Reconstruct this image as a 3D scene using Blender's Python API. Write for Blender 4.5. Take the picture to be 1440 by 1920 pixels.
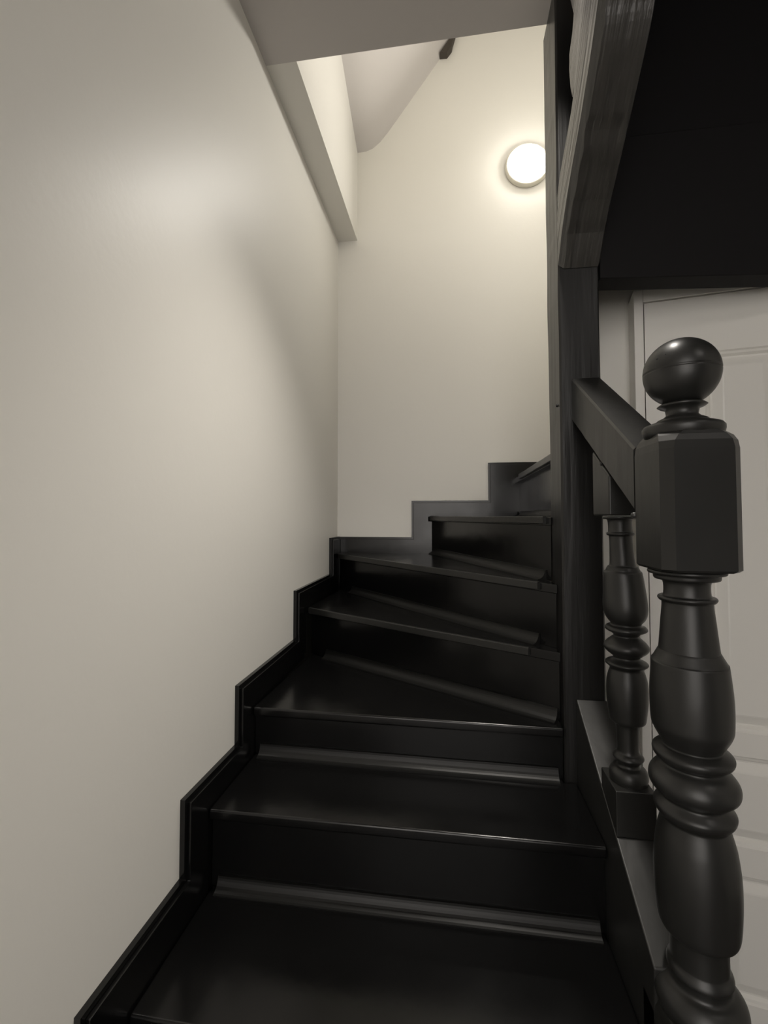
import bpy, bmesh, math, random
from mathutils import Vector, Matrix, noise

for o in list(bpy.data.objects): bpy.data.objects.remove(o)
S = bpy.context.scene
C = S.collection
random.seed(7)
E = 1.39            # eye height above the hall floor; shapes below are given relative to eye level

# ------------------------------------------------------------------ camera
cam = bpy.data.cameras.new('camera')
cam.sensor_fit = 'VERTICAL'; cam.sensor_height = 36; cam.sensor_width = 27
cam.lens = 860 / 1920 * 36
cam.shift_y = -23 / 1920
cam.clip_start = .02
co = bpy.data.objects.new('camera', cam); C.objects.link(co)
co.location = (0, 0, E)
co.rotation_euler = (math.radians(92.0), 0, math.radians(8.27))
S.camera = co

# ------------------------------------------------------------------ world, exposure
w = bpy.data.worlds.new('world'); S.world = w; w.use_nodes = True
w.node_tree.nodes['Background'].inputs[0].default_value = (.9, .85, .8, 1)
w.node_tree.nodes['Background'].inputs[1].default_value = 3.7
S.view_settings.view_transform = 'Standard'; S.view_settings.look = 'None'
S.view_settings.gamma = 1; S.view_settings.use_curve_mapping = False
S.view_settings.exposure = 0.0
LAMP = 28.5          # wall lamp glow
HALL_FILL = 8.           # glow of the added, unseen hall fill lamp
BEAM = 10.0          # watts thrown forward by the wall lamp

DOWN_FILL = 88.           # added fill spot over the lower flight, out of view

# ------------------------------------------------------------------ materials
def mat(name, col, rough, bump=0., scale=40., spec=.5, stretch=(1, 1, 1), var=0., coat=0., detail=3., rvar=0., rot=0.):
    m = bpy.data.materials.new(name); m.use_nodes = True
    nt = m.node_tree; b = nt.nodes['Principled BSDF']
    b.inputs['Base Color'].default_value = (*col, 1)
    b.inputs['Roughness'].default_value = rough
    b.inputs['Specular IOR Level'].default_value = spec
    if coat:
        b.inputs['Coat Weight'].default_value = coat; b.inputs['Coat Roughness'].default_value = .12
    tc = nt.nodes.new('ShaderNodeTexCoord'); mp = nt.nodes.new('ShaderNodeMapping')
    mp.inputs['Scale'].default_value = stretch
    if rot:
        mr = nt.nodes.new('ShaderNodeMapping'); mr.inputs['Rotation'].default_value = (rot, 0, 0)
        nt.links.new(tc.outputs['Object'], mr.inputs[0]); nt.links.new(mr.outputs[0], mp.inputs[0])
    else: nt.links.new(tc.outputs['Object'], mp.inputs[0])
    n = nt.nodes.new('ShaderNodeTexNoise'); n.inputs['Scale'].default_value = scale; n.inputs['Detail'].default_value = detail
    nt.links.new(mp.outputs[0], n.inputs['Vector'])
    if bump:
        bp = nt.nodes.new('ShaderNodeBump'); bp.inputs['Strength'].default_value = 1; bp.inputs['Distance'].default_value = bump
        nt.links.new(n.outputs[0], bp.inputs['Height']); nt.links.new(bp.outputs[0], b.inputs['Normal'])
    if var:
        r = nt.nodes.new('ShaderNodeMixRGB'); r.inputs[1].default_value = (*[c * (1 - var) for c in col], 1)
        r.inputs[2].default_value = (*[min(1, c * (1 + var)) for c in col], 1)
        nt.links.new(n.outputs[0], r.inputs[0]); nt.links.new(r.outputs[0], b.inputs['Base Color'])
    if rvar:
        q = nt.nodes.new('ShaderNodeMapRange'); q.inputs[3].default_value = rough - rvar; q.inputs[4].default_value = rough + rvar
        n2 = nt.nodes.new('ShaderNodeTexNoise'); n2.inputs['Scale'].default_value = 9
        nt.links.new(tc.outputs['Object'], n2.inputs['Vector'])
        nt.links.new(n2.outputs[0], q.inputs[0]); nt.links.new(q.outputs[0], b.inputs['Roughness'])
    return m
M_wall = mat('satin_white_paint', (.83, .812, .762), .42, .00032, 60, .42)
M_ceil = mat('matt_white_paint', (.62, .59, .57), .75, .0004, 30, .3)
M_trim = mat('white_gloss_trim', (.83, .815, .77), .35, .0002, 30)
M_black = mat('black_gloss_paint', (.004, .004, .004), .20, .0004, 14, .4, rvar=.08)
M_nose = mat('black_rubbed_edge', (.014, .014, .013), .28, .0004, 60, .5)
M_mould = mat('black_satin_moulding', (.007, .007, .0065), .40, .0004, 14, .3)
M_timber = mat('black_painted_timber', (.010, .0098, .0095), .34, .0018, 30, .42, (1.6, 1.6, .09), var=.4, detail=6)
M_brace = mat('black_painted_rough_timber', (.034, .032, .029), .34, .005, 34, .9, (2.2, 2.2, .10), var=.75, detail=7, rot=math.radians(-45))
M_satin = mat('black_satin_wood', (.016, .016, .015), .37, .0006, 26, .5, (1, 1, .4), rvar=.06)
M_dark = mat('dark_stained_boards', (.007, .0065, .007), .65, .001, 12, .2, (3, 1, 1))
M_floor = mat('dark_floor', (.05, .04, .035), .4, .0005, 20)
M_plate = mat('lamp_ring', (.75, .72, .62), .35)
M_bolt = mat('dark_metal', (.03, .03, .03), .3)
M_hole = mat('hole_dark', (.002, .002, .002), .8)
def emis(name, col, s):
    m = bpy.data.materials.new(name); m.use_nodes = True
    b = m.node_tree.nodes['Principled BSDF']; b.inputs['Base Color'].default_value = (.9, .88, .8, 1)
    b.inputs['Emission Color'].default_value = (*col, 1); b.inputs['Emission Strength'].default_value = s
    return m
M_lamp = emis('lamp_glass', (1, .955, .88), LAMP)
M_hall_fill = emis('hall_fill_glass', (1, .93, .87), HALL_FILL)

# ------------------------------------------------------------------ helpers
def up(p): return Vector((p[0], p[1], p[2] + E))
def obj(name, bm, m, parent=None, bevel=0., smooth=False, seg=2):
    bmesh.ops.recalc_face_normals(bm, faces=bm.faces)
    # own origin: bottom centre of its bounds
    xs = [v.co for v in bm.verts]
    lo = Vector([min(v[i] for v in xs) for i in range(3)]); hi = Vector([max(v[i] for v in xs) for i in range(3)])
    org = Vector(((lo.x + hi.x) / 2, (lo.y + hi.y) / 2, lo.z))
    for v in bm.verts: v.co -= org
    me = bpy.data.meshes.new(name); bm.to_mesh(me); bm.free()
    me.materials.append(m)
    o = bpy.data.objects.new(name, me); C.objects.link(o)
    if parent:
        o.parent = parent
        wp = Vector((0, 0, 0)); p = parent
        while p: wp += p.location; p = p.parent
        o.location = org - wp
    else: o.location = org
    if smooth:
        for p in me.polygons: p.use_smooth = True
    if bevel:
        b = o.modifiers.new('bevel', 'BEVEL'); b.width = bevel; b.segments = seg; b.limit_method = 'ANGLE'; b.angle_limit = math.radians(32)
        if smooth is False:
            for p in me.polygons: p.use_smooth = True
            n = o.modifiers.new('wn', 'WEIGHTED_NORMAL'); n.keep_sharp = False
    return o
def thing(name, label, cat, loc, group=None):
    o = bpy.data.objects.new(name, None); C.objects.link(o); o.empty_display_size = .05
    o.location = up(loc); o['label'] = label; o['category'] = cat
    if group: o['group'] = group
    return o
def struct(name, bm, m, label, cat, bevel=0.):
    o = obj(name, bm, m, None, bevel); o['kind'] = 'structure'; o['label'] = label; o['category'] = cat; return o
def poly(bm, P, ext):
    """extrude planar polygon P (3D eye-relative) by vector ext"""
    a = [bm.verts.new(up(p)) for p in P]; b = [bm.verts.new(up(Vector(p) + Vector(ext))) for p in P]
    n = len(P); bm.faces.new(a); bm.faces.new(b[::-1])
    for i in range(n): bm.faces.new((a[i], b[i], b[(i + 1) % n], a[(i + 1) % n]))
    return bm
def NB(): return bmesh.new()
def prism_z(bm, xy, z0, z1): return poly(bm, [(x, y, z0) for x, y in xy], (0, 0, z1 - z0))
def prism_x(bm, yz, x0, x1): return poly(bm, [(x0, y, z) for y, z in yz], (x1 - x0, 0, 0))
def prism_y(bm, xz, y0, y1): return poly(bm, [(x, y0, z) for x, z in xz], (0, y1 - y0, 0))
def box(bm, x0, x1, y0, y1, z0, z1): return prism_z(bm, [(x0, y0), (x1, y0), (x1, y1), (x0, y1)], z0, z1)
def lathe(bm, prof, ax, n=64):
    """prof: (z, r) list top to bottom, ax(z) -> (x, y)"""
    rings = []
    for z, r in prof:
        x, y = ax(z)
        if r < 1e-5: rings.append([bm.verts.new(up((x, y, z)))])
        else: rings.append([bm.verts.new(up((x + r * math.cos(2 * math.pi * i / n), y + r * math.sin(2 * math.pi * i / n), z))) for i in range(n)])
    for A, B in zip(rings, rings[1:]):
        for i in range(n):
            j = (i + 1) % n
            if len(A) == 1: bm.faces.new((A[0], B[i], B[j]))
            elif len(B) == 1: bm.faces.new((A[i], B[0], A[j]))
            else: bm.faces.new((A[i], B[i], B[j], A[j]))
    for R in (rings[0], rings[-1]):
        if len(R) > 1: bm.faces.new(R)
    return bm
def smooth_prof(p, k=4):
    """Catmull-Rom along a turned profile, sharp steps kept where points sit close together"""
    out = []
    for i in range(len(p) - 1):
        p0 = p[max(i - 1, 0)]; p1 = p[i]; p2 = p[i + 1]; p3 = p[min(i + 2, len(p) - 1)]
        for j in range(k):
            t = j / k
            q = [.5 * ((2 * p1[c]) + (-p0[c] + p2[c]) * t + (2 * p0[c] - 5 * p1[c] + 4 * p2[c] - p3[c]) * t * t + (-p0[c] + 3 * p1[c] - 3 * p2[c] + p3[c]) * t ** 3) for c in (0, 1)]
            z = min(q[0], (out[-1][0] - 1e-5) if out else 9)
            out.append((z, max(q[1], .003)))
    out.append(p[-1]); return out
def loft(bm, rings, cap=True):
    R = [[bm.verts.new(up(p)) for p in r] for r in rings]
    n = len(R[0])
    for A, B in zip(R, R[1:]):
        for i in range(n): bm.faces.new((A[i], B[i], B[(i + 1) % n], A[(i + 1) % n]))
    if cap: bm.faces.new(R[0]); bm.faces.new(R[-1][::-1])
    return bm

# ------------------------------------------------------------------ the room
XL, YB, ZC = -.57, 2.276, 1.42
FL = -E
struct('floor', box(NB(), -3.0, 3.0, -5.0, YB + .1, FL - .1, FL), M_floor, 'dark hall floor at the foot of the black stairs', 'floor')  # carried far behind the camera, unseen, to block world light from below
struct('wall_left', box(NB(), XL - .1, XL, -1.4, YB + .1, FL, ZC), M_wall, 'long satin white wall left of the stairs', 'wall')
struct('wall_back', box(NB(), XL, 1.9, YB, YB + .1, FL, 3.1), M_wall, 'white wall at the stair turn with the round lamp', 'wall')
struct('wall_rear_blocker', box(NB(), .5, 1.9, -1.4, -1.3, FL, ZC), M_dark, 'added unseen dark wall at the back of the hall, blocking light on the newel front', 'wall')  # added out of view so the newel front reflects something dark
struct('wall_right', box(NB(), 1.9, 1.95, -1.4, YB + .1, FL, 3.1), M_wall, 'white wall at the far right of the hall', 'wall')
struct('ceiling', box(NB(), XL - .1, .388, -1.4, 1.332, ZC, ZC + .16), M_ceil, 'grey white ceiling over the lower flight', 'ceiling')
struct('ceiling_hall', box(NB(), .388, 1.9, -1.4, 1.47, ZC, ZC + .16), M_dark, 'dark ceiling over the hall with the white door', 'ceiling')
# white bulkhead running along the left wall above the stairs
struct('wall_stairwell', box(NB(), XL - .1, -.47, 1.332, YB, ZC, 3.1), M_wall, 'bright white stairwell side above the narrow ledge at left', 'wall')
b = NB(); box(b, XL - .1, 1.9, 1.25, 1.332, ZC + .16, 3.1)
struct('wall_upper', b, M_wall, 'white wall above the ceiling edge of the stairwell', 'wall')
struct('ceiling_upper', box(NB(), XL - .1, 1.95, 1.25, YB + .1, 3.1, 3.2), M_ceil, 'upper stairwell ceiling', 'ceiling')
# sloping roof soffit in the corner above the turn
b = NB()
A = (-.47, YB, 1.885); P = (-.385, YB, 1.893); Cc = (.031, YB, 2.425); D = (.56, YB, 3.1)
B = (-.47, 1.917, 2.043)
k = (2.043 - 1.885) / (YB - 1.917); yf = 1.332
pts_back = [A, (-.425, YB, 1.887), (-.39, YB, 1.898), (-.352, YB, 1.927), (-.31, YB, 1.975), Cc, D]
np_ = len(pts_back)
fr = [(x, yf, z + k * (YB - yf)) for x, y, z in pts_back]
for q in range(1, 5): fr[q] = (fr[q][0], yf, fr[0][2] + (fr[5][2] - fr[0][2]) * (fr[q][0] - fr[0][0]) / (fr[5][0] - fr[0][0]))
lowv = [b.verts.new(up(p)) for p in pts_back] + [b.verts.new(up(p)) for p in fr]
hiv = [b.verts.new(up((p[0], p[1], 3.6))) for p in pts_back + fr]
for i in range(np_ - 1):
    sf = b.faces.new((lowv[i], lowv[i + 1], lowv[i + np_ + 1], lowv[i + np_])); sf.smooth = i < np_ - 2
    b.faces.new((hiv[i], hiv[i + 1], hiv[i + np_ + 1], hiv[i + np_]))
    b.faces.new((lowv[i], lowv[i + 1], hiv[i + 1], hiv[i])); b.faces.new((lowv[i + np_], lowv[i + np_ + 1], hiv[i + np_ + 1], hiv[i + np_]))
b.faces.new((lowv[0], lowv[np_], hiv[np_], hiv[0])); b.faces.new((lowv[np_ - 1], lowv[-1], hiv[-1], hiv[np_ - 1]))
for e in b.edges:
    if len(e.link_faces) == 2 and not all(f.smooth for f in e.link_faces): e.smooth = False
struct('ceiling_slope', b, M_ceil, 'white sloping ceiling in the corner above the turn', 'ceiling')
# hall wall behind the post, set at a slight angle
dx, dy = .983, -.183
def hp(t, n=0): return (.546 + dx * t + (-.183) * n, 1.481 + dy * t - .983 * n)     # along the hall wall, n towards the viewer
b = NB()
tw0 = .035; tw1 = .845; ttop = .66
def wallseg(t0, t1, z0, z1):
    prism_z(b, [hp(t0), hp(t1), (hp(t1)[0], 1.6), (hp(t0)[0], 1.6)], z0, z1)
prism_z(b, [(.345, 1.388), (.388, 1.388), (.388, 1.511), hp(tw0), (hp(tw0)[0], 1.6), (.345, 1.6)], FL, 3.1)
wallseg(tw0, tw1, ttop, 3.1); wallseg(tw1, 1.375, FL, 3.1)
prism_z(b, [(hp(tw0)[0], 1.56), (hp(tw1)[0], 1.56), (hp(tw1)[0], 1.6), (hp(tw0)[0], 1.6)], FL, ttop)
struct('wall_hall', b, M_wall, 'white hall wall around the panelled door', 'wall')

# ------------------------------------------------------------------ panelled door and its casing
door = thing('door_1', 'white panelled door in a narrow white casing behind the newel post', 'door', (*hp(.44, .07), FL))
door['kind'] = 'structure'
def hbox(bm, t0, t1, n0, n1, z0, z1):
    return prism_z(bm, [hp(t0, n1), hp(t1, n1), hp(t1, n0), hp(t0, n0)], z0, z1)
LT0, LT1, LZ = .0245, .775, .612
b = NB(); N1 = .0835
hbox(b, -.003, .0215, -.02, N1, FL, .652); hbox(b, .778, .803, -.02, N1, FL, .652); hbox(b, .0215, .778, -.02, N1, .6155, .652)
obj('door_frame', b, M_trim, door, .002)
b = NB()
nf = N1 - .004; nb = nf - .035
cols = [(.169, .348), (.45, .63)]
rows = [(.455, -.575), (-.637, -.872), (-.946, -1.27)]
ts = [LT0, cols[0][0], cols[0][1], cols[1][0], cols[1][1], LT1]
for a0, a1 in ((ts[0], ts[1]), (ts[2], ts[3]), (ts[4], ts[5])): hbox(b, a0, a1, nb, nf, FL + .006, LZ)
zs = [LZ, rows[0][0], rows[0][1], rows[1][0], rows[1][1], rows[2][0], rows[2][1], FL + .006]
for z1_, z0_ in ((zs[0], zs[1]), (zs[2], zs[3]), (zs[4], zs[5]), (zs[6], zs[7])):
    for c0, c1 in cols: hbox(b, c0, c1, nb, nf, z0_, z1_)
leaf = obj('door_leaf', b, M_trim, door)
for c0, c1 in cols:
    for z1_, z0_ in rows:
        b = NB()
        # stepped, raised and fielded panel
        R = []
        for ins, n in ((0, nf), (.004, nf - .004), (.010, nf - .006), (.016, nf - .013), (.020, nf - .013), (.042, nf - .003), (.046, nf - .002)):
            t0, t1 = c0 + ins, c1 - ins
            R.append([(*hp(t0, n), z0_ + ins), (*hp(t1, n), z0_ + ins), (*hp(t1, n), z1_ - ins), (*hp(t0, n), z1_ - ins)])
        V = [[b.verts.new(up(p)) for p in r] for r in R]
        for q, r in zip(V, V[1:]):
            for i in range(4): b.faces.new((q[i], q[(i + 1) % 4], r[(i + 1) % 4], r[i]))
        b.faces.new(V[-1])
        bk = [b.verts.new(up((*hp(t, nb + .004), z))) for t, z in ((c0, z0_), (c1, z0_), (c1, z1_), (c0, z1_))]
        for i in range(4): b.faces.new((V[0][i], V[0][(i + 1) % 4], bk[(i + 1) % 4], bk[i]))
        b.faces.new(bk[::-1])
        obj('panel', b, M_trim, leaf)
b = NB()
kc = Vector((*hp(.715, nf + .03), -.39))
prf = [(.03, .001), (.028, .012), (.02, .024), (.008, .026), (-.002, .018), (-.008, .010), (-.03, .010)]
nrm = Vector((-.183, -.983, 0)).normalized(); u_ = Vector((dx, dy, 0)).normalized(); v_ = Vector((0, 0, 1))
rg = [[kc + nrm * d + (u_ * math.cos(a * math.pi / 12) + v_ * math.sin(a * math.pi / 12)) * r for a in range(24)] for d, r in prf]
loft(b, rg); obj('door_knob', b, M_bolt, leaf, smooth=True)

# ------------------------------------------------------------------ skirting boards (stepped with the stairs)
def skirt_left(x_in, th, inset):
    ys = [(2.276, -.105), (2.117, -.105), (2.117, -.274), (1.622, -.274), (1.622, -.450), (1.167, -.452), (1.167, -.606), (.921, -.602), (.921, -.764), (.648, -.762), (.648, -.94), (.375, -.94), (.375, -1.12), (.10, -1.12), (.10, FL)]
    P = [(2.276, -.60), ]
    out = []
    for i, (y, z) in enumerate(ys):
        out.append((y + (inset if i % 2 == 0 and i > 0 else (inset if i > 0 else 0)), z - inset if i < len(ys) - 1 else z))
    out += [(.40, FL), (2.276, -.55)]
    return out
b = NB()
prism_x(b, skirt_left(0, 0, 0), XL, XL + .011)
o = struct('baseboard_left', b, M_black, 'stepped glossy black skirting climbing the left wall', 'skirting board')
b = NB(); prism_x(b, skirt_left(0, 0, .010), XL + .011, XL + .020); obj('skirting_face', b, M_black, o, .0015)
def skirt_back(inset):
    xz = [(XL + .02 if inset else XL, -.106), (-.1915, -.106), (-.1915, .074), (.1805, .074), (.1805, .257), (.56, .257)]
    out = []
    for i, (x, z) in enumerate(xz): out.append((x + (inset if 0 < i < 5 and i else 0), z - inset))
    return out + [(.56, -.02), (-.05, -.3), (XL + .02, -.5)]
b = NB(); prism_y(b, skirt_back(0), YB - .011, YB)
o = struct('baseboard_back', b, M_black, 'stepped black skirting along the wall under the lamp', 'skirting board')
b = NB(); prism_y(b, skirt_back(.010), YB - .020, YB - .011); obj('skirting_face', b, M_black, o, .0015)

# ------------------------------------------------------------------ winding staircase
stairs = thing('staircase', 'glossy black winding wooden staircase climbing between white wall and post', 'staircase', (0, .2, FL))
XW = XL + .021
noses = [  # (left point, right point), tread level
    (((XW, .20), (.31, .20)), -1.21),
    (((XW, .47), (.31, .47)), -1.03),
    (((XW, .743), (.31, .735)), -.853),
    (((XW, 1.000), (.31, 1.003)), -.669),
    (((XW, 1.232), (.279, 1.222)), -.534),
    (((XW, 1.728), (.279, 1.252)), -.355),
    (((XW, 2.176), (.279, 1.280)), -.184),
    (((-.11, YB - .021), (.279, 1.342)), -.004),
    (((.306, YB - .021), (.300, 1.39)), .180),
]
def off(L, d):
    (x0, y0), (x1, y1) = L
    t = Vector((x1 - x0, y1 - y0)).normalized(); n = Vector((-t.y, t.x))
    return ((x0 + n.x * d, y0 + n.y * d), (x1 + n.x * d, y1 + n.y * d))
def lerp(L, a): return (L[0][0] + (L[1][0] - L[0][0]) * a, L[0][1] + (L[1][1] - L[0][1]) * a)
def clampL(L):
    def f(p):
        if p[0] > .2 and 1.225 < p[1] < 1.388: return (min(p[0], .2793), p[1])
        return (max(p[0], XW) if p[1] < YB - .03 else p[0], min(p[1], YB - .021))
    return (f(L[0]), f(L[1]))
def cove(L, z, a0, a1, r):
    """quarter-round strip in the angle of tread and riser"""
    p0 = Vector((*lerp(L, a0), 0)); p1 = Vector((*lerp(L, a1), 0))
    t = (p1 - p0).normalized(); n = Vector((t.y, -t.x, 0))     # towards the viewer / down the stairs
    prof = [(0, 0), (r * 1.0, 0), (r * 1.0, r * .10)] + [(r * (.98 - .80 * math.sin(a * math.pi / 16)), r * (.12 + .88 * (1 - math.cos(a * math.pi / 16)))) for a in range(1, 9)] + [(r * .06, r * 1.02), (0, r * 1.02)]
    n_seg = 24; rings = []
    for i in range(n_seg + 1):
        s = i / n_seg; c = p0.lerp(p1, s)
        wob = .0012 * noise.noise(Vector((s * 5, z * 9, 0)))
        rings.append([c + n * (q[0] + (wob if q[0] > 0 else 0)) + Vector((0, 0, z + q[1] + (wob if q[1] > 0 else 0))) for q in prof])
    return loft(NB(), rings)
zprev = FL
for i, (L, z) in enumerate(noses):
    nxt = noses[i + 1][0] if i + 1 < len(noses) else None
    face = clampL(off(L, .020)); back = clampL(off(L, .034))
    # riser
    b = NB(); prism_z(b, [face[0], face[1], back[1], back[0]], zprev + .0005, z - .024)
    obj('riser', b, M_black, stairs)
    # tread
    if nxt:
        nb_ = clampL(off(nxt, .034))
        P = [L[0], L[1]]
        if i == 3: P = [L[0], L[1], (.31, 1.23), (.279, 1.23)]
        if i == 7: P = [L[0], L[1], (.2795, 1.39), (.345, 1.39), (.345, 1.55), (.334, YB - .021)]
        elif i == 6: P += [nb_[1], nb_[0]]
        elif i == 5: P += [nb_[1], nb_[0]]
        else: P += [nb_[1], nb_[0]]
        if i == 3: P = [L[0], L[1], (.31, 1.230), (.2795, 1.230), nb_[1], nb_[0]]
        if i == 6: P = [L[0], L[1], nb_[1], (-.075, YB - .021), (XW, YB - .021)]
        if i == 7: P = [L[0], L[1], (.2795, 1.39), (.335, 1.39), (.34, YB - .021)]
    else:
        P = [(.306, YB - .021), (.300, 1.39), (.344, 1.39), (.344, 1.602), (.56, 1.602), (.56, YB - .021)]
    b = NB()
    thick = .024
    prism_z(b, P, z - thick, z)
    tr = obj('tread', b, M_black, stairs, .005 if i < 5 else .002, seg=3)
    if i >= 5 and i < 9:
        # separate nosing batten nailed to the front edge, stopping short of the post
        a0, a1 = {5: (.015, .915), 6: (.03, .955), 7: (.05, .975), 8: (.22, .999)}[i]
        p0 = Vector((*lerp(L, a0), 0)); p1 = Vector((*lerp(L, a1), 0)); t = (p1 - p0).normalized(); n = Vector((t.y, -t.x, 0))
        rings = []
        for s in range(25):
            c = p0.lerp(p1, s / 24); wv = (.003 if i == 7 else .0012) * noise.noise(Vector((s * .23, i * 3.1, 0)))
            h = .020; q = [(0, .0018), (.009, .0018), (.0105, .0), (.0105, -h + .002), (.009, -h), (0, -h)]
            rings.append([c + n * a + Vector((0, 0, z + e + wv)) for a, e in q])
        obj('nosing', loft(NB(), rings), M_nose, tr)
    # moulding where this riser meets the tread below
    if 3 <= i <= 8:
        a0, a1, r = {3: (.02, .985, .028), 4: (.02, .985, .030), 5: (.09, .995, .030), 6: (.10, .955, .028), 7: (.03, .975, .028), 8: (.05, .995, .024)}[i]
        obj('riser_moulding', cove(face, zprev, a0, a1, r), M_mould, stairs)
    zprev = z
# ------------------------------------------------------------------ timber post, brace, beam
def wob(v, s, a, seed): return a * noise.noise(Vector((v[0] * s + seed, v[1] * s, v[2] * s)))
post = None
rings = []
nz = 90
for i in range(nz + 1):
    z = FL + (ZC - FL) * i / nz
    x0 = .2805 + .0035 * abs(noise.noise(Vector((1.3, z * 3.1, 0)))); x1 = .383 + .002 * noise.noise(Vector((5.3, z * 3, 0)))
    y0 = 1.232 + .001 * noise.noise(Vector((2.3, z * 4, 0))); y1 = (1.366 + .018 * max(0, min(1, (z - .2) / 1.2))) + .005 * noise.noise(Vector((9.3, z * 2.6, 0)))
    c = .004 + .004 * abs(noise.noise(Vector((4.1, z * 6, 2))))
    rings.append([(x0 + c, y0, z), (x1 - .004, y0, z), (x1, y0 + .004, z), (x1, y1 - .004, z), (x1 - .004, y1, z), (x0 + c, y1, z), (x0, y1 - c, z), (x0 + .001 * noise.noise(Vector((0, 0, z * 20))), (y0 * .4 + y1 * .6), z), (x0, y0 + c, z)])
post = thing('timber_post', 'old black painted timber post standing beside the winding stairs', 'post', (.33, 1.30, FL))
obj('post_shaft', loft(NB(), rings), M_timber, post)
def plug(name, parent, c, r, d, m, bulge=.0):
    """small round head on a face looking to -x"""
    b = NB(); rg = []
    for dd, rr in ((.006, r), (-d * .4, r), (-d, r * .72), (-d - bulge, r * .25)):
        rg.append([(c[0] + dd, c[1] + rr * math.cos(a * math.pi / 8), c[2] + rr * math.sin(a * math.pi / 8)) for a in range(16)])
    loft(b, rg); return obj(name, b, m, parent, smooth=True)
plug('peg_hole', post, (.2795, 1.262, .292), .0035, .0012, M_hole)

brace = thing('timber_brace', 'rough grey black timber brace rising from post towards the ceiling', 'brace', (.33, 1.16, .64))
low = [(1.230, .655), (1.183, .715), (1.132, .764), (1.057, .821), (1.008, .858), (.962, .895), (.922, .928), (.882, .974), (.80, 1.06), (.70, 1.16), (.58, 1.28), (.44, 1.42)]
upp = [(1.230, .860), (1.205, .890), (1.165, .912), (1.115, .938), (1.092, .951), (1.060, .985), (1.038, 1.02), (1.008, 1.10), (.985, 1.17), (.955, 1.25), (.92, 1.34), (.89, 1.42)]
rings = []
sub = []
for i in range(len(low) - 1):
    for j in range(5):
        t = j / 5; sub.append(((low[i][0] * (1 - t) + low[i + 1][0] * t, low[i][1] * (1 - t) + low[i + 1][1] * t), (upp[i][0] * (1 - t) + upp[i + 1][0] * t, upp[i][1] * (1 - t) + upp[i + 1][1] * t)))
sub.append((low[-1], upp[-1]))
for k_, (l, u) in enumerate(sub):
    nn = lambda a, s=.30: noise.noise(Vector((k_ * s, a, 0)))
    ch = .014 + .005 * nn(3)
    ring = []
    # left face from upper edge to lower edge with grain ridges
    for q in range(9):
        t = q / 8
        y = u[0] + (l[0] - u[0]) * t; z = u[1] + (l[1] - u[1]) * t
        x = .281 + .0028 * noise.noise(Vector((t * 9, k_ * .05, 7))) + (.004 if q in (0,) else 0)
        ring.append((x, y, z))
    d = Vector((l[0] - u[0], l[1] - u[1])).normalized() if (Vector(l) - Vector(u)).length > 0 else Vector((0, -1))
    ring.append((.281 + ch * .45, l[0] + d.x * ch * .35, l[1] + d.y * ch * .35))
    ring.append((.281 + ch, l[0] + d.x * ch * .75, l[1] + d.y * ch * .75))
    ring.append((.380, l[0] + d.x * ch * .8, l[1] + d.y * ch * .8))
    ring.append((.384, l[0], l[1])); ring.append((.384, u[0], u[1]))
    ring.append((.30, u[0], u[1]))
    rings.append([(p[0], min(p[1], 1.231), min(p[2], ZC)) for p in ring])
obj('brace_timber', loft(NB(), rings), M_brace, brace)
b = NB(); wv = [(1.128, 1.27), (1.079, 1.155), (1.122, 1.118), (1.129, 1.07), (1.107, .993), (1.053, 1.015), (1.045, 1.09), (1.01, 1.16), (.99, 1.27)]
# waney back edge of the brace, lying just behind the main face
wv = [(1.14, 1.38), (1.125, 1.27), (1.082, 1.165), (1.094, 1.137), (1.124, 1.113), (1.128, 1.07), (1.118, 1.02), (1.104, .985), (1.068, .99), (1.035, 1.05), (.98, 1.20), (.93, 1.38)]
prism_x(b, wv, .288, .36)
obj('waney_edge', b, M_brace, brace, .006)

b = NB()
prism_y(b, [(.386, .615), (.80, .5945), (1.899, .5945), (1.899, .985), (.386, .985)], 1.236, 1.305)
beam = struct('ceiling_beam', b, M_dark, 'wide dark beam above the white door', 'beam', .003)
b = NB(); box(b, .386, 1.899, 1.262, 1.30, .986, ZC)
struct('wall_over_beam', b, M_dark, 'dark boarded wall above the beam', 'wall')

# dark roof timber end showing where the slope meets the wall
b = NB(); prism_y(b, [(-.043, 2.325), (-.007, 2.323), (.017, 2.353), (.022, 2.375), (.036, 2.423), (.031, 2.427)], YB - .035, YB)
o = obj('roof_timber_end', b, mat('brown_timber', (.06, .05, .04), .7)); o['label'] = 'small dark timber end poking out where sloping ceiling meets back wall'; o['category'] = 'timber'

# ------------------------------------------------------------------ balustrade: newel post, handrail, baluster
bal = thing('balustrade', 'black balustrade with ball-topped newel, short handrail and turned baluster', 'balustrade', (.365, .784, FL))
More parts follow.
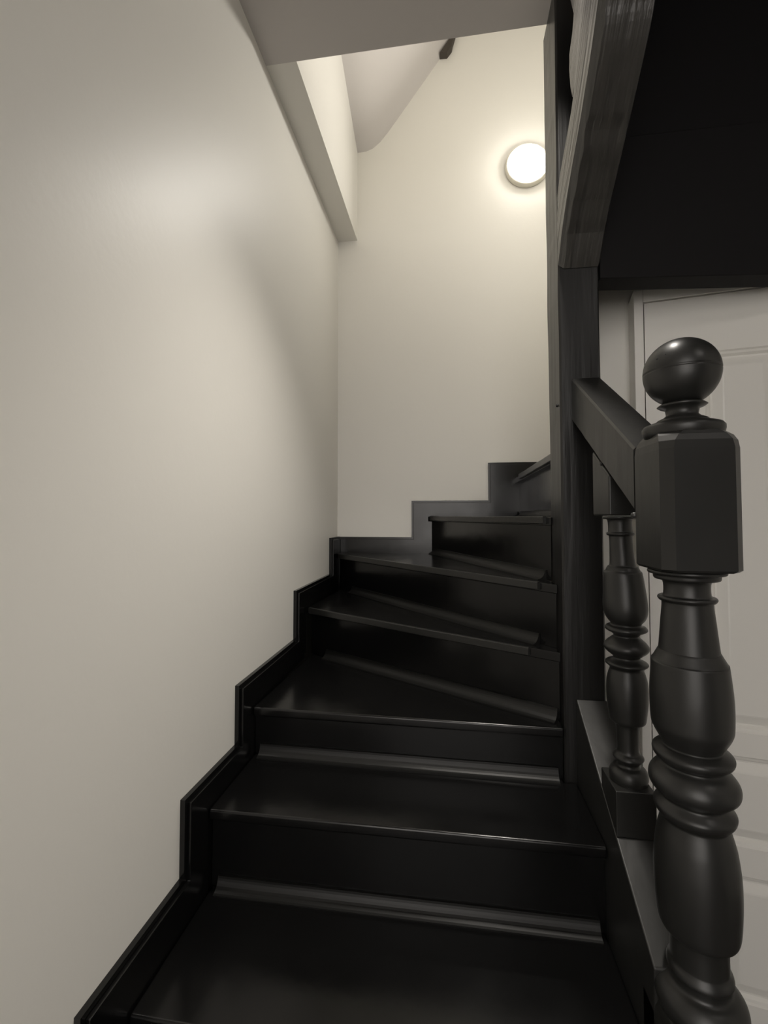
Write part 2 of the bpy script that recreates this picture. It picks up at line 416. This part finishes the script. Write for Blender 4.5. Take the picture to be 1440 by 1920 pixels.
# spandrel string at the right under the balustrade
st_top = lambda y: -.559 - .565 * (1.057 - y)
b = NB(); prism_x(b, [(1.230, st_top(1.230)), (.795, st_top(.795)), (.795, FL), (1.230, FL)], .3105, .386)
obj('string', b, M_satin, bal, .003)
b = NB(); prism_x(b, [(.20, FL), (.22, -1.22), (.47, -1.22), (.48, -1.04), (.722, -1.04), (.722, FL)], .3105, .335)
obj('string', b, M_satin, bal, .002)
nw = obj('newel_post', lathe(NB(), smooth_prof([(-.0835, .050), (-.086, .053), (-.090, .0525), (-.092, .046), (-.099, .044), (-.103, .0326), (-.124, .0322), (-.1255, .038), (-.129, .0403), (-.133, .038), (-.136, .0345), (-.170, .0375), (-.206, .0408), (-.210, .0420), (-.225, .050), (-.229, .0515), (-.276, .0553), (-.316, .0549), (-.330, .0525), (-.345, .045), (-.354, .0399), (-.357, .045), (-.361, .052), (-.366, .0545), (-.373, .052), (-.380, .043), (-.384, .043), (-.390, .051), (-.400, .0585), (-.410, .0605), (-.420, .0575), (-.430, .047), (-.434, .0445), (-.438, .047), (-.445, .0535), (-.450, .0545), (-.457, .052), (-.464, .046), (-.470, .0462), (-.485, .050), (-.502, .0535), (-.535, .0568), (-.575, .0568), (-.610, .0545), (-.624, .052), (-.629, .048), (-.632, .0396), (-.668, .0385), (-.676, .0392), (-.682, .0425), (-.688, .0435), (-.694, .0405), (-.704, .0405), (-.710, .050), (-.720, .0585), (-.732, .061), (-.742, .058), (-.750, .056)], 5),
    lambda z: (.365 + .006 * max(0, min(1, (-z - .08) / .6)), .784)), M_satin, bal, smooth=True)
def octa(x0, x1, y0, y1, c): return [(x0 + c, y0), (x1 - c, y0), (x1, y0 + c), (x1, y1 - c), (x1 - c, y1), (x0 + c, y1), (x0, y1 - c), (x0, y0 + c)]
# chamfered head block with rounded shoulders
rings = []
for z, k_ in ((-.0835, .965), (-.080, 1), (.100, 1), (.112, .985), (.121, .945), (.127, .89), (.131, .82)):
    cx_, cy_ = .3655, .7845; hx, hy = .0555 * k_, .0605 * k_; c = .0145 + (1 - k_) * .10
    rings.append([(x, y, z) for x, y in octa(cx_ - hx, cx_ + hx, cy_ - hy, cy_ + hy, c)])
blk = obj('newel_block', loft(NB(), rings), M_satin, nw)
blk.name = 'newel_block'
r0 = .054; zc = .2275
pr = [(zc + r0 * math.cos(a * math.pi / 120), r0 * math.sin(a * math.pi / 120)) for a in range(0, 105)]
pr = [(z, r - (.0022 if abs(z - zc) < .0014 else 0)) for z, r in pr]
pr = [p for p in pr if p[0] > .178]
g = []
for z, r in pr:
    g.append((z, r))
prf = g + [(.1785, .026), (.177, .031), (.1745, .0345), (.172, .031), (.169, .0235), (.160, .0220), (.156, .026), (.152, .0345), (.150, .0365), (.148, .0375), (.146, .046), (.143, .0535), (.139, .0565), (.134, .0565), (.128, .055), (.12, .050)]
obj('ball_finial', lathe(NB(), prf, lambda z: (.3645, .784)), M_satin, nw, smooth=True)
def hole_on_ball(theta, phi, r):
    n = Vector((math.cos(theta) * math.cos(phi), math.sin(theta) * math.cos(phi), math.sin(phi)))
    c = Vector((.3645, .784, zc)) + n * (r0 - .0003)
    u1 = n.orthogonal().normalized(); v1 = n.cross(u1); b = NB()
    loft(b, [[c + n * d + (u1 * math.cos(a * math.pi / 6) + v1 * math.sin(a * math.pi / 6)) * r * kk for a in range(12)] for d, kk in ((-.003, 1), (.0004, 1), (.0006, .6))])
    obj('peg_hole', b, M_hole, nw)
hole_on_ball(math.radians(-152), math.radians(18), .0019)
hole_on_ball(math.radians(-138), math.radians(22), .0009)
plug('bolt', nw, (.310, .835, .001), .0052, .005, M_bolt, .001)
# foot block of the newel
rings = []
for z, k_ in ((FL, 1), (-.775, 1), (-.762, .97), (-.752, .90), (-.748, .86)):
    rings.append([(x, y, z) for x, y in octa(.3725 - .062 * k_, .3725 + .062 * k_, .785 - .0605 * k_, .785 + .0605 * k_, .006 + (1 - k_) * .1)])
obj('newel_foot', loft(NB(), rings), M_satin, nw, .002)
# handrail
b = NB()
sl = .603
rt = lambda y: .348 - sl * (1.221 - y); rb = lambda y: .236 - .60 * (1.221 - y)
rings = []
for i in range(31):
    y = 1.2305 - (1.2305 - .838) * i / 30
    wv_ = .0008 * noise.noise(Vector((y * 30, 0, 0)))
    t_, b_ = rt(y), rb(y)
    rings.append([(.3145, y, t_), (.379, y, t_), (.3835, y, t_ - .005), (.3835, y, b_ + .006), (.378, y, b_), (.316, y, b_), (.311 + wv_, y, b_ + .006), (.311 + wv_, y, (t_ + b_) / 2), (.311, y, t_ - .004)])
rail = obj('handrail', loft(b, rings), M_satin, bal)
plug('peg_hole', rail, (.3105, 1.009, .108), .0042, .0005, M_hole)
# turned baluster
bp = [(-.001, .030), (-.003, .0315), (-.0065, .030), (-.009, .0228), (-.032, .0225), (-.034, .025), (-.037, .0262), (-.040, .0245), (-.042, .0216), (-.070, .0222), (-.099, .0240), (-.103, .028), (-.110, .0315), (-.112, .0322), (-.117, .0355), (-.155, .0393), (-.180, .0412), (-.195, .040), (-.207, .036), (-.217, .0285), (-.221, .0295), (-.223, .036), (-.228, .0393), (-.232, .036), (-.236, .028), (-.242, .0228), (-.247, .028), (-.256, .0375), (-.264, .0417), (-.272, .0385), (-.280, .029), (-.285, .0243), (-.290, .029), (-.294, .0375), (-.298, .0393), (-.303, .034), (-.308, .031), (-.318, .034), (-.336, .0378), (-.368, .0380), (-.400, .0345), (-.409, .033), (-.413, .030), (-.416, .0226), (-.450, .0206), (-.470, .0205), (-.476, .025), (-.482, .0286), (-.488, .025), (-.493, .0199), (-.499, .021), (-.502, .029), (-.510, .0345), (-.520, .0355), (-.527, .034), (-.530, .034)]
bs = obj('baluster', lathe(NB(), smooth_prof(bp, 4), lambda z: (.341 + .009 * min(1, -z / .2), .998), 48), M_satin, bal, smooth=True)
b = NB()
yb0, yb1 = .962, 1.066
poly(b, [(.310, yb0, .0), (.310, yb1, .0), (.310, yb1, rb(yb1) - .001), (.310, yb0, rb(yb0) - .001)], (.066, 0, 0))
obj('baluster_block', b, M_satin, bs, .004)
b = NB()
poly(b, [(.3115, .955, st_top(.955) + .001), (.3115, 1.043, st_top(1.043) + .001), (.3115, 1.043, -.529), (.3115, .955, -.529)], (.073, 0, 0))
obj('baluster_foot', b, M_satin, bs, .002)

# ------------------------------------------------------------------ round wall lamp
lc = Vector((.379, YB, 1.712))
lamp = thing('wall_lamp', 'round glowing white bulkhead lamp on back wall beside the post', 'lamp', (lc.x, YB, lc.z))
def ylathe(bm, prof, c, n=64):
    rg = []
    for d, r in prof: rg.append([(c.x + r * math.cos(2 * math.pi * a / n), c.y - d, c.z + r * math.sin(2 * math.pi * a / n)) for a in range(n)])
    return loft(bm, rg)
obj('lamp_ring', ylathe(NB(), [(0, .103), (.010, .106), (.022, .105), (.028, .100), (.030, .094), (.020, .090), (.0, .088)], lc), M_plate, lamp, smooth=True)
obj('lamp_glass', ylathe(NB(), [(.003, .087)] + [(.020 + .062 * math.sin(a * math.pi / 20), .0885 * math.cos(a * math.pi / 20)) for a in range(0, 10)] + [(.0822, .004)], lc), M_lamp, lamp, smooth=True)

ld = bpy.data.lights.new('lamp_light', 'AREA'); ld.shape = 'DISK'; ld.size = .13; ld.energy = BEAM; ld.color = (1, .955, .88)
lo = bpy.data.objects.new('lamp_light', ld); C.objects.link(lo); lo.parent = lamp; lo.location = (0, -.086, 0); lo.rotation_euler = (math.radians(-90), 0, 0)

# ------------------------------------------------------------------ added fill lamp on the hall ceiling, out of view (lights the door side)
hl = thing('hall_fill_lamp', 'added round fill lamp, out of view on the dark hall ceiling', 'lamp', (1.2, -.35, ZC - .09))
def zdisc(bm, prof, c, n=48):
    return loft(bm, [[(c[0] + r * math.cos(2 * math.pi * a / n), c[1] + r * math.sin(2 * math.pi * a / n), z) for a in range(n)] for z, r in prof])
obj('fill_lamp_base', zdisc(NB(), [(ZC - .001, .19), (ZC - .02, .19)], (1.2, -.35)), M_plate, hl)
obj('lamp_glass', zdisc(NB(), [(ZC - .021, .18), (ZC - .04, .18), (ZC - .065, .16), (ZC - .08, .10), (ZC - .086, .01)], (1.2, -.35)), M_hall_fill, hl, smooth=True)  # glowing body of the added fill lamp

# ------------------------------------------------------------------ added unseen fill spot over the lower flight, brightens the left wall
dp = (.23, .98)
dl = thing('wall_fill', 'added ceiling fill spot, out of view, brightening the long white wall', 'lamp', (dp[0], dp[1], ZC - .006))
obj('lamp_ring', zdisc(NB(), [(ZC - .0005, .048), (ZC - .006, .048), (ZC - .006, .038), (ZC - .0005, .038)], dp), M_plate, dl)  # ring around the added fill spot
sd = bpy.data.lights.new('wall_fill_light', 'SPOT'); sd.energy = DOWN_FILL; sd.color = (1, .94, .86); sd.spot_size = math.radians(80); sd.spot_blend = 1.0; sd.shadow_soft_size = .035
so = bpy.data.objects.new('wall_fill_light', sd); C.objects.link(so); so.parent = dl; so.location = (0, 0, -.012)
so.rotation_euler = (Vector((dp[0] - .50, dp[1] + .20, ZC - 2.3)) - Vector((dp[0], dp[1], ZC))).to_track_quat('-Z', 'Y').to_euler()
